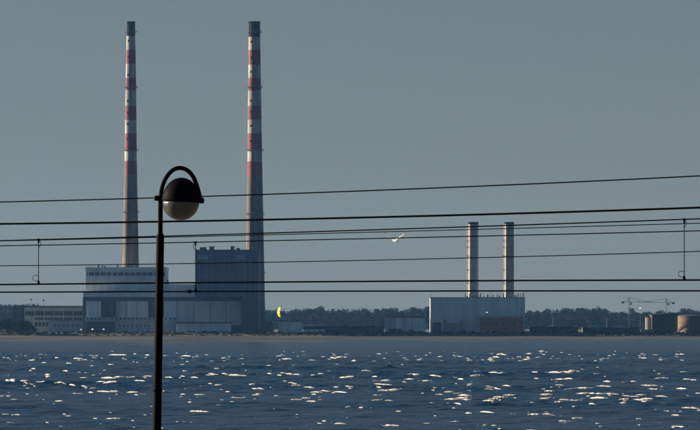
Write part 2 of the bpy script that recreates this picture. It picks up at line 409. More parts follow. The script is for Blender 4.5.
split = []
for px, py, w in caps:                                 # long crests break into several short tumbling pieces
    if w > 14:
        k = int(round(w / 9.0)); xl = px - w / 2
        for j in range(k):
            split.append((xl + w * (j + .5) / k + rr.uniform(-.8, .8), py + rr.gauss(0, .45), w / k * rr.uniform(.9, 1.5)))
    else: split.append((px, py, w))
caps = split
for i in range(80):
    caps.append((rr.uniform(-60, 760), min(rr.gauss(384, 17), 427), rr.uniform(1.5, 6.0)))
fv, ff = [], []
for px, py, w in caps:
    py = max(py, 350.5)
    Y0 = (CAM_Z - 0.3) * F / (py - HZ)
    x0 = (px - 350) / F * Y0
    wm = w / F * Y0 * 1.3
    yy = np.arange(Y0 - 9, Y0 + 9, 0.25)
    zz = sea_z(np.full_like(yy, x0), yy)
    yc = yy[int(np.argmax(zz - 0.012 * np.abs(yy - Y0)))]
    for ridge in range(1 if wm < 0.7 else rr.choice((1, 2, 2, 3))):
        rw = wm * (1.0 if ridge == 0 else rr.uniform(0.35, 0.8))
        rx0 = x0 + (0 if ridge == 0 else rr.uniform(-.5, .5) * wm)
        ry0 = yc + (0 if ridge == 0 else rr.uniform(-2.5, 4.0))
        ns = max(5, min(34, int(rw / 0.11)))
        h = (0.6 if w < 4 else 1.0) * min((0.115 + 0.026 * rw) * rr.uniform(0.8, 1.25) * (Y0 / 700.0) ** 0.4, 0.5) * (1.0 if ridge == 0 else .7)
        dp = h * rr.uniform(1.6, 2.6)
        slope = rr.choice((rr.uniform(-1.2, -0.5), rr.uniform(-2.2, 0.1)))
        seed = Vector((rr.uniform(0, 99), rr.uniform(0, 99), 0))
        NP = 7
        o = len(fv)
        for i in range(ns + 1):
            u = i / ns
            env = (math.sin(math.pi * min(max(u, 0.015), 0.985))) ** 0.45
            nn = noise.noise(seed + Vector((u * rw * 1.3, 0, 0))); n2 = noise.noise(seed + Vector((u * rw * 6.0, 7, 0)))
            hh = max(h * env * (0.80 + 0.32 * nn + 0.30 * n2), 0.012)
            xx = rx0 + (u - 0.5) * rw
            yl = ry0 + slope * (u - 0.5) * rw + 0.5 * dp * noise.noise(seed + Vector((u * rw * 1.1, 13, 0)))
            zb = float(sea_z(xx, yl))
            for k in range(NP):
                a = math.pi * k / (NP - 1)
                q = 1 + 0.4 * noise.noise(seed + Vector((u * rw * 5, k * 0.8, 3)))
                # the front (towards the shore we stand on) tumbles steeply, the back trails off
                dy = -math.cos(a) * dp * env * q * (0.6 if k < 3 else 1.2)
                fv.append((xx + 0.06 * noise.noise(seed + Vector((u * 30, k, 9))), yl + dy, zb - 0.04 + math.sin(a) * hh * q))
        for i in range(ns):
            for k in range(NP - 1):
                ff.append((o + i * NP + k, o + (i + 1) * NP + k, o + (i + 1) * NP + k + 1, o + i * NP + k + 1))
fo = np_mesh("sea_foam", np.array(fv), np.array(ff), M['foam'], smooth=False)
tag(fo, "white foam on breaking wave crests scattered across the bay", "foam", kind="stuff")

# ------------------------------------------------------------------ foliage
def leaf_cloud(mb_v, mb_f, c, rx, ry, rz, nleaf, size, rd):
    """leaf clumps through the volume of a lumpy crown"""
    g = np.random.default_rng(rd.randrange(1 << 30))
    lo = g.uniform(-.5, .5, (7, 3)) * (rx, ry, rz * .85); ls = g.uniform(.42, .75, 7)
    k = g.integers(0, 7, nleaf)
    d = g.normal(size=(nleaf, 3)); d /= np.linalg.norm(d, axis=1)[:, None]; d *= (g.random(nleaf) ** .4)[:, None]
    p = np.array(c) + lo[k] + d * (rx, ry, rz) * ls[k][:, None]
    a = g.normal(size=(nleaf, 3)); a /= np.linalg.norm(a, axis=1)[:, None]
    b_ = np.cross(a, g.normal(size=(nleaf, 3))); b_ /= np.linalg.norm(b_, axis=1)[:, None]
    s = (size * g.uniform(.6, 1.3, nleaf))[:, None]
    q = np.stack([p - a * s - b_ * s * .4, p + a * s * .2 - b_ * s * .8, p + a * s + b_ * s * .3, p - a * s * .1 + b_ * s * .8], 1).reshape(-1, 3)
    o = len(mb_v)
    mb_v += q.tolist()
    mb_f += (np.arange(nleaf * 4).reshape(-1, 4) + o).tolist()

prof = [(-80, 303.5), (25, 303.5), (40, 306), (85, 308.5), (262, 309.5), (285, 308.5), (300, 308.2), (321, 306.5), (332, 309), (345, 308.8), (362, 309.5), (385, 308.3),
        (400, 309), (430, 307.5), (525, 310), (545, 308.5), (562, 309.5), (580, 308.3), (596, 306.8), (610, 310), (640, 310.5), (660, 311), (780, 311)]
pxs, pys = zip(*prof)
rd = random.Random(21)
tv, tf = [], []
for row, Y in enumerate((6400, 6200, 6050, 5900, 5760)):
    px = -75.0
    while px < 775:
        top = np.interp(px, pxs, pys) + (0, 1.2, 2.5, 5.5, 9.0)[row] + rd.gauss(0.3, 1.1) - (rd.uniform(0, 2.6) if rd.random() < .14 else 0)
        p = P(px, top, Y); hgt = rd.uniform(9, 15); rx = rd.choice((rd.uniform(3.2, 6), rd.uniform(5, 10)))
        leaf_cloud(tv, tf, (p.x, Y, p.z - hgt * .5), rx, rx, hgt * .52, 430, .85, rd)
        px += rx * 1.25 / Y * F
wood = np_mesh("woodland", np.array(tv), np.array(tf), M['leaf_far'], smooth=False)
tag(wood, "long blue-hazed belt of trees far behind the power station", "woodland", kind="stuff")
# the low rise the wood grows on
hx = np.arange(-90, 791, 10.0)
ridge = [P(x, np.interp(x, pxs, pys), 6150).z - 7.5 for x in hx]
hv = []
for Y, k in ((5700, 0.0), (5950, 0.72), (6150, 1.0), (6500, 1.05), (7500, 0.6), (9000, 0.0)):
    hv += [((x - 350) / F * 6150 * (Y / 6150 if Y < 6150 else 1.0) * 1.0, Y, 3.0 + (rz - 3.0) * k + (0 if k else -1.0)) for x, rz in zip(hx, ridge)]
hi = np.arange(len(hv)).reshape(6, len(hx))
hq = np.stack([hi[:-1, :-1], hi[:-1, 1:], hi[1:, 1:], hi[1:, :-1]], -1).reshape(-1, 4)
tag(np_mesh("wooded_hill", np.array(hv), hq, M['leaf_far']), kind="structure")

# ------------------------------------------------------------------ the tall striped chimneys
def chimney(label, cx_top, cx_bot, widths, bands, rings, Y, marks):
    bx = (cx_bot - 350) / F * Y
    T = Thing("chimney", label, "chimney", (bx, Y, 3.0))
    sc_ = Y / F
    ws = sorted(widths)
    wy = [a for a, _ in ws]; ww = [b_ for _, b_ in ws]
    def rad(py): return float(np.interp(py, wy, ww)) * sc_ / 2
    def ctr(py): return ((np.interp(py, (22, 333), (cx_top, cx_bot)) - 350) / F * Y, Y)
    def seg(y0, y1, k=1.0):
        mb = MB(); c0 = ctr(y1); c1 = ctr(y0)
        n = 32; z0 = P(0, y1, Y).z; z1 = P(0, y0, Y).z; v = []
        for c, z, r_ in ((c0, z0, rad(y1) * k), (c1, z1, rad(y0) * k)):
            v += [(c[0] + r_ * math.cos(2 * math.pi * i / n), c[1] + r_ * math.sin(2 * math.pi * i / n), z) for i in range(n)]
        mb.add(v, [(i, (i + 1) % n, n + (i + 1) % n, n + i) for i in range(n)] + [tuple(range(n - 1, -1, -1)), tuple(range(n, 2 * n))])
        return mb
    T.part("shaft", seg(bands[-1][1], 334.0), M['concrete'], smooth=False)
    for y0, y1, cname in bands:
        nm = {'red': 'red_band', 'white': 'white_band', 'soot': 'sooty_cap'}[cname]
        T.part(nm, seg(y0, y1), M[cname])
    for py in rings:                                   # walkway galleries: deck, rail and brackets
        c = ctr(py); z = P(0, py, Y).z; r_ = rad(py)
        mb = MB(); mb.frustum(c, z - .35, z, r_ + 1.0, r_ + 1.15, 32)
        g = T.part("gallery", mb, M['steel'])
        mb = MB()
        for k in range(16):
            a = 2 * math.pi * k / 16
            mb.tube([(c[0] + (r_ + 1.05) * math.cos(a), c[1] + (r_ + 1.05) * math.sin(a), z), (c[0] + (r_ + 1.05) * math.cos(a), c[1] + (r_ + 1.05) * math.sin(a), z + 1.1)], .05, 4)
        for hh in (.55, 1.1):
            mb.tube([(c[0] + (r_ + 1.05) * math.cos(2 * math.pi * k / 24), c[1] + (r_ + 1.05) * math.sin(2 * math.pi * k / 24), z + hh) for k in range(25)], .05, 4)
        T.part("railing", mb, M['steel'], under=g)
    # caged ladder up the left front
    mb = MB(); pts = []
    for py in np.linspace(24, 333, 40):
        c = ctr(py); a = math.radians(232); rr_ = rad(py) + .35
        pts.append((c[0] + rr_ * math.cos(a), c[1] + rr_ * math.sin(a), P(0, py, Y).z))
    mb.tube(pts, .14, 5)
    T.part("ladder", mb, M['steel'])
    for py in marks:                                   # lamp platforms and inspection openings beside the ladder
        c = ctr(py); a = math.radians(240); r_ = rad(py); z = P(0, py, Y).z
        x = c[0] + r_ * math.cos(a); y = c[1] + r_ * math.sin(a)
        mb = MB(); mb.box(x - .55, x + .55, y - .7, y + .5, z - .6, z + .6)
        T.part("inspection_box", mb, M['steel'])
    # open lip
    c = ctr(22); mb = MB(); z = P(0, 22, Y).z
    mb.lathe((c[0], c[1], z), [(rad(22) * 1.06, -1.0), (rad(22) * 1.06, .35), (rad(22) * .85, .35), (rad(22) * .85, -.8)], 32)
    T.part("lip", mb, M['soot'])
    return T
chimney("left striped chimney rising behind the flat pale turbine hall", 131.0, 130.4,
        [(22, 8.0), (37, 8.6), (80, 10.4), (130, 11.6), (165, 12.4), (265, 16.4), (334, 19.5)],
        [(22, 36, 'soot'), (36, 50, 'white'), (50, 64, 'red'), (64, 78, 'white'), (78, 90.5, 'red'), (90.5, 106, 'white'), (106, 120, 'red'), (120, 133.5, 'white'), (133.5, 150, 'red'), (150, 161, 'white'), (161, 175, 'red')],
        [32, 87.5, 150.3, 212], 3590, [41, 57, 75, 101, 113, 124, 139])
chimney("right striped chimney rising behind the dark blue boiler house", 254.4, 255.3,
        [(22, 11.2), (37, 11.6), (85, 12.8), (130, 14.0), (165, 15.0), (265, 17.6), (334, 20.5)],
        [(22, 37, 'soot'), (37, 50, 'white'), (50, 65, 'red'), (65, 78, 'white'), (78, 91, 'red'), (91, 106, 'white'), (106, 120, 'red'), (120, 133.5, 'white'), (133.5, 150, 'red'), (150, 161.5, 'white'), (161.5, 176, 'red')],
        [32, 87.5, 150.3, 214, 273], 3600, [42, 58, 72, 101, 112, 126, 141, 200, 226])

# ------------------------------------------------------------------ turbine hall with raised block
YH = 3545
c = P(120, 333, YH)
T = Thing("turbine_hall", "long pale turbine hall with raised block, left of the lamp post", "power station", (c.x, YH, 3.0))
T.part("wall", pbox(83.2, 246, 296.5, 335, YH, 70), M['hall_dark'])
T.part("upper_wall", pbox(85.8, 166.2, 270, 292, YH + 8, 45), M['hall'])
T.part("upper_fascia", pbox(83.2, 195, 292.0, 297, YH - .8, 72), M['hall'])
T.part("upper_fascia", pbox(166.3, 246, 284.2, 291.9, YH - .8, 60, 0), M['hall'])
T.part("lower_fascia", pbox(195.1, 246, 292.0, 297, YH - .8, 62), M['hall'])
T.part("cornice", pbox(85.2, 166.8, 267.2, 269.9, YH + 7, 47), M['hall'])
T.part("window_band", pbox(87, 165, 272.4, 275.8, YH + 8, 1, -.25), M['hall_dark'])
for k in range(13):
    x = 88 + k * 5.9
    T.part("pilaster", pbox(x, x + .9, 270.2, 292, YH + 8, .6, -.45), M['hall'])
for x0, x1 in [(86, 93.3), (93.5, 101), (116, 126.6), (127.1, 136.8), (137.3, 148.2), (164.2, 176.5), (177.1, 193.3), (193.9, 209.8), (210.4, 225.6), (226.2, 241)]:
    T.part("panel", pbox(x0, x1, 301.2, 317.6 if x1 < 178 else 325.5, YH, .8, -.6), M[random.choice(('panel', 'panel', 'panel_b', 'panel_c'))])
for x in (82.9, 115.4, 149.6, 241.6):
    T.part("downpipe", pbox(x, x + .45, 297.2, 333, YH, .4, -.9), M['steel'])
for x0, x1 in ((103, 106.4), (109.4, 112.8), (150.6, 153)):
    T.part("louvre", pbox(x0, x1, 304, 314.5, YH, .4, -.25), M['boiler_b'])
for k in range(7):
    T.part("roof_vent", pbox((98, 101.6, 104, 117, 133.6, 137, 160)[k], (99.2, 102.6, 105.6, 118, 135.2, 139, 162)[k], 264.8 + (k % 3) * .6, 267.2, YH + 25, 2.0), M['white' if k in (4, 5) else 'roof'])
T.part("roof_hatch", pbox(166.8, 168.4, 279.5, 284.2, YH + 12, 3), M['roof'])
T.part("handrail", pbox(86, 166, 266.4, 266.6, YH + 7.2, .1), M['steel'])
# stone string line under the windows and the small square windows below it
for k in range(22):
    x = 86.5 + k * 4.15
    if 102 < x < 115.5 and k % 2: continue
    T.part("window", pbox(x, x + 1.7, 317.9, 319.7, YH - 6, .3, -.05), M['glass'])
T.part("annexe_wall", pbox(85, 178, 317.5, 335, YH - 6, 5.9), M['office'])
T.part("annexe_dark_slab", pbox(85.4, 115, 321.6, 335, YH - 6, .5, -.3), M['office_dark'])  # flat dark-coloured slab standing slightly proud of the annexe wall
for k in range(8):
    x = 119 + k * 4.2
    T.part("window", pbox(x, x + 1.3, 324.4, 327.2, YH - 6, .3, -.06), M['office_dark'])

# ------------------------------------------------------------------ boiler house
YB = 3530
c = P(227, 333, YB)
T = Thing("boiler_house", "tall dark slate-blue boiler house in front of the right striped chimney", "power station", (c.x, YB, 3.0))
T.part("wall", pbox(195.4, 258.6, 250.6, 296.6, YB, 55), M['boiler'])
T.part("stair_tower", pbox(241.6, 258.8, 296.6, 335, YB - 1.0, 50), M['boiler'])
T.part("parapet", pbox(194.9, 259.0, 249.6, 250.6, YB - .4, 56), M['boiler'])
k = 0
for x in np.arange(195.8, 258, 10.4):                  # big cladding sheets with open joints
    for y0, y1 in ((251.2, 265.6), (266.2, 281), (281.6, 296.3)):
        T.part("panel", pbox(x, min(x + 10.0, 258.4), y0, y1, YB, .5, -.28), M[random.choice(('boiler', 'boiler', 'boiler_b'))])
for x0, x1, y0, y1 in [(197.6, 208, 255.2, 259.2), (235.6, 245.5, 255.2, 259.2), (201, 203, 262.6, 263.6), (205.4, 207, 262.6, 263.6), (233.4, 234.8, 262.4, 263.6), (237, 239, 262.4, 263.6), (240.8, 245, 262.4, 263.6), (248.2, 252, 262.4, 263.6), (225, 228, 254.2, 256.0), (202, 203.6, 275.6, 276.6), (205, 206.2, 275.6, 276.6)]:
    T.part("louvre", pbox(x0, x1, y0, y1, YB, .5, -.45), M['louvre'])
for x0, x1, y0 in [(199.8, 206.2, 247.2), (209.4, 214, 246.4), (230.6, 234.2, 246.2), (236.4, 239.6, 248)]:
    T.part("roof_vent", pbox(x0, x1, y0 + .7, 249.6, YB + 8, 5), M['roof'])
    T.part("vent_cowl", pbox(x0 - .3, x1 + .3, y0, y0 + .7, YB + 7.6, 5.8), M['roof'])
for x in (244, 248, 252, 256):
    T.part("pilaster", pbox(x, x + .7, 297.5, 333, YB - 1, .5, -.3), M['hall_dark'])

# ------------------------------------------------------------------ low buildings at the foot of the power station
YL = 3515
c = P(204, 334, YL)
T = Thing("low_shed", "low pale blue shed with dark flat roof below the boiler house", "shed", (c.x, YL, 2.9))
T.part("wall", pbox(176.4, 231, 323.4, 335.2, YL, 16), M['shed'])
T.part("roof", pbox(175.8, 231.6, 322.1, 323.4, YL - .6, 17.2), M['roof'])
for x in np.arange(177.2, 230, 10.6):
    T.part("panel", pbox(x, x + 10.0, 324.2, 332, YL, .4, -.25), M['shed'])
T.part("door", pbox(214, 219, 327, 334.6, YL, .5, -.4), M['hall'])

YO = 3550
c = P(54, 333, YO)
T = Thing("office_block", "grey office block with dark window rows at the left edge", "office building", (c.x, YO, 3.0))
T.part("wall", pbox(24.3, 83, 307.6, 335, YO, 22), M['office'])
T.part("dark_wing", pbox(13.6, 24.2, 305.4, 335, YO + 2, 24), M['office_dark'])
T.part("roof", pbox(24, 83.1, 305.8, 307.6, YO - .5, 23), M['office_dark'])
for k in range(6):
    x = 25.6 + k * 9.65
    w = T.part("window", pbox(x, x + 8.6, 311.2, 315.6, YO, .4, -.1), M['glass'])
    for j in (1, 2):
        T.part("mullion", pbox(x + j * 2.87 - .12, x + j * 2.87 + .12, 311.2, 315.6, YO, .3, -.22), M['office'], under=w)
    T.part("sill", pbox(x - .3, x + 8.9, 315.6, 316.1, YO, .5, -.4), M['office'], under=w)
for k in range(5):
    x = 35 + k * 9.65
    w = T.part("window", pbox(x, x + 8.4, 317.4, 320.2, YO, .4, -.1), M['glass'])
    for j in (1, 2):
        T.part("mullion", pbox(x + j * 2.8 - .12, x + j * 2.8 + .12, 317.4, 320.2, YO, .3, -.22), M['office'], under=w)
for k in range(4):
    x = 35 + k * 3.6
    T.part("window", pbox(x, x + 2.6, 322.0, 326.6, YO, .4, -.1), M['glass'])
for x, y0 in ((31.2, 298.8), (43.6, 299.6)):
    mb = MB(); a = P(x, y0, YO + 12); b_ = P(x, 306, YO + 12); mb.tube([b_, a], .12, 5)
    an = T.part("aerial", mb, M['steel'])
    mb = MB(); mb.box(a.x - .55, a.x + .55, YO + 11.5, YO + 12.5, a.z - 1.0, a.z); T.part("aerial_head", mb, M['steel'], under=an)

YA = 3522
c = P(66, 334, YA)
T = Thing("low_annexe", "low pale rendered block in front of the grey office", "building", (c.x, YA, 2.9))
T.part("wall", pbox(49.4, 82.4, 320.4, 335.2, YA, 14), M['office'])
T.part("roof", pbox(49, 82.8, 319.5, 320.4, YA - .4, 15), M['hall_dark'])
for k in range(6):
    x = 54 + k * 4.6
    T.part("window", pbox(x, x + 1.3, 324, 327, YA, .3, -.1), M['office_dark'])

# ------------------------------------------------------------------ the gas plant with its twin steel stacks
YG = 3530
c = P(478, 334, YG)
T = Thing("plant_building", "wide blue-grey ribbed plant building under the twin steel stacks", "power station", (c.x, YG, 3.0))
T.part("wall", pbox(430.8, 524.6, 298, 335, YG, 48), M['plant'])
T.part("eaves", pbox(430.2, 525.1, 297.2, 298, YG - .5, 49), M['louvre'])
k = 0
for x in np.arange(431.2, 523.6, 7.78):
    T.part("panel", pbox(x, x + 7.45, 298.6, 333.5, YG, .5, -.28), M['plant' if k % 3 else 'plant2']); k += 1
T.part("corner_trim", pbox(523.4, 525, 298, 334.5, YG, .6, -.5), M['plant2'])
for x0, x1, y0 in [(432.4, 441.2, 322.4), (461.8, 466.2, 330.2), (469, 475.4, 330.6), (456.4, 459.6, 331)]:
    T.part("door", pbox(x0, x1, y0, 335, YG, .6, -.5), M['hall_dark'])
rq = random.Random(4)
x = 465.0
while x < 523:
    w_ = rq.uniform(.5, 1.6)
    T.part("roof_vent", pbox(x, x + w_, rq.uniform(293.2, 296.2), 297.2, YG + rq.uniform(8, 30), 1.6), M['louvre' if rq.random() < .4 else 'steel'])
    x += w_ + rq.uniform(.8, 3.4)
for x, y0 in ((491.4, 289.5), (524.2, 290.8), (430.6, 294.4)):
    mb = MB(); mb.tube([P(x, 298, YG + 5), P(x, y0, YG + 5)], .14, 5); T.part("mast", mb, M['steel'])
# pipe yard by the left doors
for i, (x0, x1, y0, y1) in enumerate([(449.6, 455.8, 326.4, 331), (443.6, 446, 320, 333), (452, 452.7, 322.5, 327), (460.4, 461, 320, 333), (447, 462, 323.6, 324.2)]):
    T.part("ductwork", pbox(x0, x1, y0, y1, YG, 2.2, -3.0), M['louvre'])

def steel_stack(label, x0, x1, xd0, xd1, top, dtop, Y, lit_duct):
    cx, cr = (x0 + x1) / 2, (x1 - x0) / 2
    p = P(cx, 333, Y); s_ = Y / F
    T = Thing("steel_stack", label, "chimney", (p.x, Y, 3.0))
    z0, zt = 3.0, P(0, top, Y).z
    mb = MB(); mb.frustum((p.x, Y), z0, zt - 1.6, cr * s_ * 1.03, cr * s_, 28); T.part("flue", mb, M['stack'])
    mb = MB(); mb.lathe((p.x, Y, zt), [(cr * s_ * 1.04, -1.6), (cr * s_ * 1.06, 0), (cr * s_ * .8, 0), (cr * s_ * .8, -1.2)], 28); T.part("cap", mb, M['soot'])
    # slimmer pipe strapped to its left side
    cd = (xd0 + xd1) / 2; q = P(cd, 333, Y); rdn = (xd1 - xd0) / 2 * s_
    mb = MB(); mb.frustum((q.x, Y + .2), z0, P(0, dtop, Y).z, rdn, rdn, 18); T.part("side_pipe", mb, M['stack' if lit_duct else 'steel'])
    for py in (241, 247, 256, 270, 283):
        z = P(0, py, Y).z
        mb = MB(); mb.frustum((p.x, Y), z - .25, z + .25, cr * s_ + .16, cr * s_ + .16, 24)
        g = T.part("ring", mb, M['louvre'])
        mb = MB(); mb.box(q.x - rdn - .35, q.x - rdn + .1, Y - .9, Y, z - .3, z + .4); T.part("bracket", mb, M['steel'], under=g)
    mb = MB(); a = (p.x - cr * s_ * .75, Y - cr * s_ * .8)
    mb.tube([(a[0], a[1], 24), (a[0], a[1], zt - 1)], .22, 5); T.part("ladder", mb, M['steel'])
steel_stack("left steel stack of the plant pair, sunlit along its left side", 468.4, 478.3, 467.2, 468.3, 222, 224, YG + 34, True)
steel_stack("right steel stack of the plant pair, nearest the far cranes", 504.6, 513.9, 503.4, 504.5, 222, 224, YG + 36, True)

YK = 3512
c = P(501, 334, YK)
T = Thing("brick_building", "low red-brown brick building in front of the ribbed plant building", "building", (c.x, YK, 2.8))
T.part("wall", pbox(480, 523.2, 317.4, 335.4, YK, 12), M['brick'])
T.part("coping", pbox(479.6, 523.6, 315.4, 317.4, YK - .4, 12.8), M['stone'])
for k in range(7):
    x = 482 + k * 5.9
    T.part("pier", pbox(x, x + .8, 317.5, 335, YK, .5, -.3), M['brick'])
    if k < 6:
        T.part("window", pbox(x + 2.2, x + 3.8, 321.5, 325, YK, .3, -.08), M['glass'])
T.part("loading_dock", pbox(476.2, 497, 331.4, 335.6, YK - 2, 1.9), M['stone'])

# ------------------------------------------------------------------ sheds along the shore
def shed(name, label, x0, x1, y0, Y, joints):
    c = P((x0 + x1) / 2, 333, Y)
    T = Thing(name, label, "shed", (c.x, Y, 2.9))
    T.part("wall", pbox(x0, x1, y0, 335, Y, 20), M['hall'])
    T.part("roof", pbox(x0 - .4, x1 + .4, y0 - .8, y0, Y - .5, 21), M['hall_dark'])
    js = [x0 + .2] + joints + [x1 - .2]
    for a, b_ in zip(js[:-1], js[1:]):
        T.part("panel", pbox(a + .15, b_ - .15, y0 + .4, 333, Y, .4, -.25), M[random.choice(('panel', 'panel_b', 'panel_c'))])
    return T
shed("storage_shed", "small pale shed just right of the boiler house, below the yellow kite", 277.9, 302, 321.6, 3530, [284, 290, 296])
shed("storage_shed", "pale panelled shed left of the ribbed plant building", 385.2, 425.4, 317.6, 3535, [395.6, 402.2, 408.6, 415.2])

rq = random.Random(9)
def trailer(label, x0, x1, y0, y1, Y, m_, group):
    c = P((x0 + x1) / 2, y1, Y)
    T = Thing("cargo_trailer", label, "trailer", (c.x, Y, 2.9), group)
    T.part("box", pbox(x0, x1, y0, y1 - .9, Y, 2.5), m_)
    T.part("chassis", pbox(x0 + .2, x1 - .2, y1 - .9, y1 - .6, Y + .3, 1.9), M['steel'])
    for f in (.14, .3, .82):
        mb = MB(); p = P(x0 + (x1 - x0) * f, y1 - .45, Y)
        mb.tube([(p.x, Y + .1, p.z), (p.x, Y + .5, p.z)], .45, 10); T.part("wheel", mb, M['tyre'])
tl = ["first pale trailer of the row, touching the small pale shed", "second pale trailer in the row right of the small pale shed", "third pale trailer in the row right of the small pale shed", "last pale trailer in the row right of the small pale shed"]
for k in range(4):
    trailer(tl[k], 303.4 + k * 5.6, 308.2 + k * 5.6, 329.4, 332.8, 3518, M['shed'], "trailers parked in a row")

# long dark sea bank / storage roofs between the sheds
def long_shed(label, x0, x1, y0, y1, Y, mw, mr, n_):
    c = P((x0 + x1) / 2, y1, Y)
    T = Thing("long_shed", label, "shed", (c.x, Y, 3.0))
    T.part("wall", pbox(x0, x1, y0, y1, Y, 18), mw)
    T.part("roof", pbox(x0 - .5, x1 + .5, y0 - .7, y0, Y - .8, 19.6), mr)
    for k in range(n_):
        x = x0 + (x1 - x0) * (k + .3) / n_
        T.part("door", pbox(x, x + (x1 - x0) / n_ * .45, y0 + 1.2, y1, Y, .4, -.2), M['hall_dark'])
long_shed("long low dark shed behind the row of pale trailers", 304, 384, 326.8, 334, 3560, M['office_dark'], M['roof'], 9)
long_shed("long low dark shed right of the brick building", 530, 578, 327.4, 334, 3560, M['office_dark'], M['roof'], 6)
long_shed("long low dark shed left of the brown silo", 583, 640, 328.2, 334, 3570, M['office_dark'], M['roof'], 7)

# ------------------------------------------------------------------ right edge: silo, dark store, storage tank
YT = 3585
c = P(648.8, 333, YT)
T = Thing("silo", "small brown silo left of the dark store", "silo", (c.x, YT + 4, 2.9))
r_ = 2.9 * YT / F; zt = P(0, 317.6, YT).z
mb = MB(); mb.frustum((c.x, YT + 4), 2.9, zt, r_, r_, 24); T.part("shell", mb, M['stone'], smooth=False)
mb = MB(); mb.frustum((c.x, YT + 4), zt, zt + .8, r_ * 1.04, r_ * .3, 24); T.part("roof", mb, M['barn'])
mb = MB(); mb.tube([(c.x - r_ - .2, YT + 3, 2.9), (c.x - r_ - .2, YT + 3, zt + .6)], .2, 5); T.part("ladder", mb, M['steel'])
c = P(648, 333, 3508)
T = Thing("low_kiosk", "low pale kiosk at the foot of the brown silo", "building", (c.x, 3508, 2.8))
T.part("wall", pbox(641.4, 655, 330.2, 335.6, 3508, 5), M['office'])
T.part("roof", pbox(641, 655.4, 329.6, 330.2, 3507.6, 5.8), M['roof'])
T.part("door", pbox(646, 648, 331.2, 335.4, 3508, .3, -.15), M['glass'])

YT = 3580
c = P(664, 333, YT)
T = Thing("dark_store", "dark brown sheeted store beside the sunlit tank", "warehouse", (c.x, YT, 2.9))
mb = MB(); a = P(652, 335, YT); b_ = P(676.4, 315, YT)
zl, zr = P(0, 315.6, YT).z, P(0, 313.2, YT).z
mb.add([(a.x, YT, a.z), (b_.x, YT, a.z), (b_.x, YT + 24, a.z), (a.x, YT + 24, a.z), (a.x, YT, zl), (b_.x, YT, zr), (b_.x, YT + 24, zr), (a.x, YT + 24, zl)],
       [(0, 1, 5, 4), (1, 2, 6, 5), (2, 3, 7, 6), (3, 0, 4, 7), (4, 5, 6, 7), (3, 2, 1, 0)])
T.part("wall", mb, M['barn'])
for k in range(5):
    x = 653 + k * 4.7
    T.part("buttress", pbox(x, x + .9, 316.2, 335, YT, .6, -.4), M['roof'])
mb = MB(); mb.add([(a.x - .5, YT - .6, zl + .03), (b_.x + .2, YT - .6, zr + .03), (b_.x + .2, YT + 24.5, zr + .03), (a.x - .5, YT + 24.5, zl + .03), (a.x - .5, YT - .6, zl + .5), (b_.x + .2, YT - .6, zr + .5), (b_.x + .2, YT + 24.5, zr + .5), (a.x - .5, YT + 24.5, zl + .5)],
       [(0, 1, 5, 4), (1, 2, 6, 5), (2, 3, 7, 6), (3, 0, 4, 7), (4, 5, 6, 7), (3, 2, 1, 0)])
T.part("roof", mb, M['roof'])

YT = 3520
c = P(694.5, 333, YT - 12); r_ = 18.0 * YT / F
T = Thing("storage_tank", "cream storage tank at the right edge with a sunlit left side", "tank", (c.x, YT - 12 + r_, 2.9))
zt = P(0, 316.0, YT).z
mb = MB(); mb.frustum((c.x, YT - 12 + r_), 2.9, zt, r_, r_, 64); T.part("shell", mb, M['tank'])
mb = MB(); mb.lathe((c.x, YT - 12 + r_, zt), [(r_ * 1.01, .0), (r_ * 1.01, .25), (r_ * .6, 1.2), (.5, 1.8)], 48); T.part("roof", mb, M['roof'])
for k in range(3):
    z = 2.9 + (zt - 2.9) * (k + .9) / 3.2
    mb = MB(); mb.lathe((c.x, YT - 12 + r_, z), [(r_ + .02, 0), (r_ + .22, .05), (r_ + .22, .3), (r_ + .02, .35)], 64); T.part("wind_girder", mb, M['tank'])
mb = MB()
pts = [(c.x + (r_ + .6) * math.cos(math.radians(205 + 60 * t_)), YT - 12 + r_ + (r_ + .6) * math.sin(math.radians(205 + 60 * t_)), 3 + (zt - 3) * t_) for t_ in np.linspace(0, 1, 14)]
mb.tube(pts, .3, 5); T.part("stair", mb, M['steel'])

# ------------------------------------------------------------------ tower cranes on the skyline
def crane(label, xm, y0, xa, xb, yj, Y):
    b0 = P(xm, 318, Y); T = Thing("tower_crane", label, "crane", (b0.x, Y, 3.2))
    s_ = Y / F
    def lattice(p, q, w, n_):
        mb = MB(); p = Vector(p); q = Vector(q); d = (q - p).normalized()
        a = Vector((0, 1, 0)); b__ = d.cross(a).normalized()
        cs = [a * w + b__ * w, a * w - b__ * w, -a * w - b__ * w, -a * w + b__ * w]
        for k in cs: mb.tube([p + k, q + k], w * .2, 4)
        for i in range(n_):
            u, v = p.lerp(q, i / n_), p.lerp(q, (i + 1) / n_)
            for j in range(4): mb.tube([u + cs[j], v + cs[(j + 1) % 4]], w * .13, 4)
        return mb
    top = P(xm, y0, Y); j = P(xm, yj, Y)
    T.part("mast", lattice((b0.x, Y, 3.2), j, .42, 24), M['crane'])
    T.part("jib", lattice(P(xa, yj, Y), P(xb, yj, Y), .26, 40), M['crane'])
    T.part("tower_peak", lattice(j, top, .7, 4), M['crane'])
    mb = MB(); mb.tube([top, P(xa + (xm - xa) * .15, yj, Y)], .12, 4); mb.tube([top, P(xb + (xm - xb) * .15, yj, Y)], .12, 4); T.part("tie_bar", mb, M['crane'])
    xw = xa if abs(xa - xm) < abs(xb - xm) else xb
    w = P(xw, yj + .5, Y); mb = MB(); mb.box(w.x - 1.5, w.x + 1.5, Y - .8, Y + .8, w.z - 1.1, w.z + .6); T.part("counterweight", mb, M['rock'])
    mb = MB(); mb.box(j.x + .8, j.x + 3, Y - 1.2, Y + 1.2, j.z - 3, j.z - .6); T.part("cab", mb, M['louvre'])
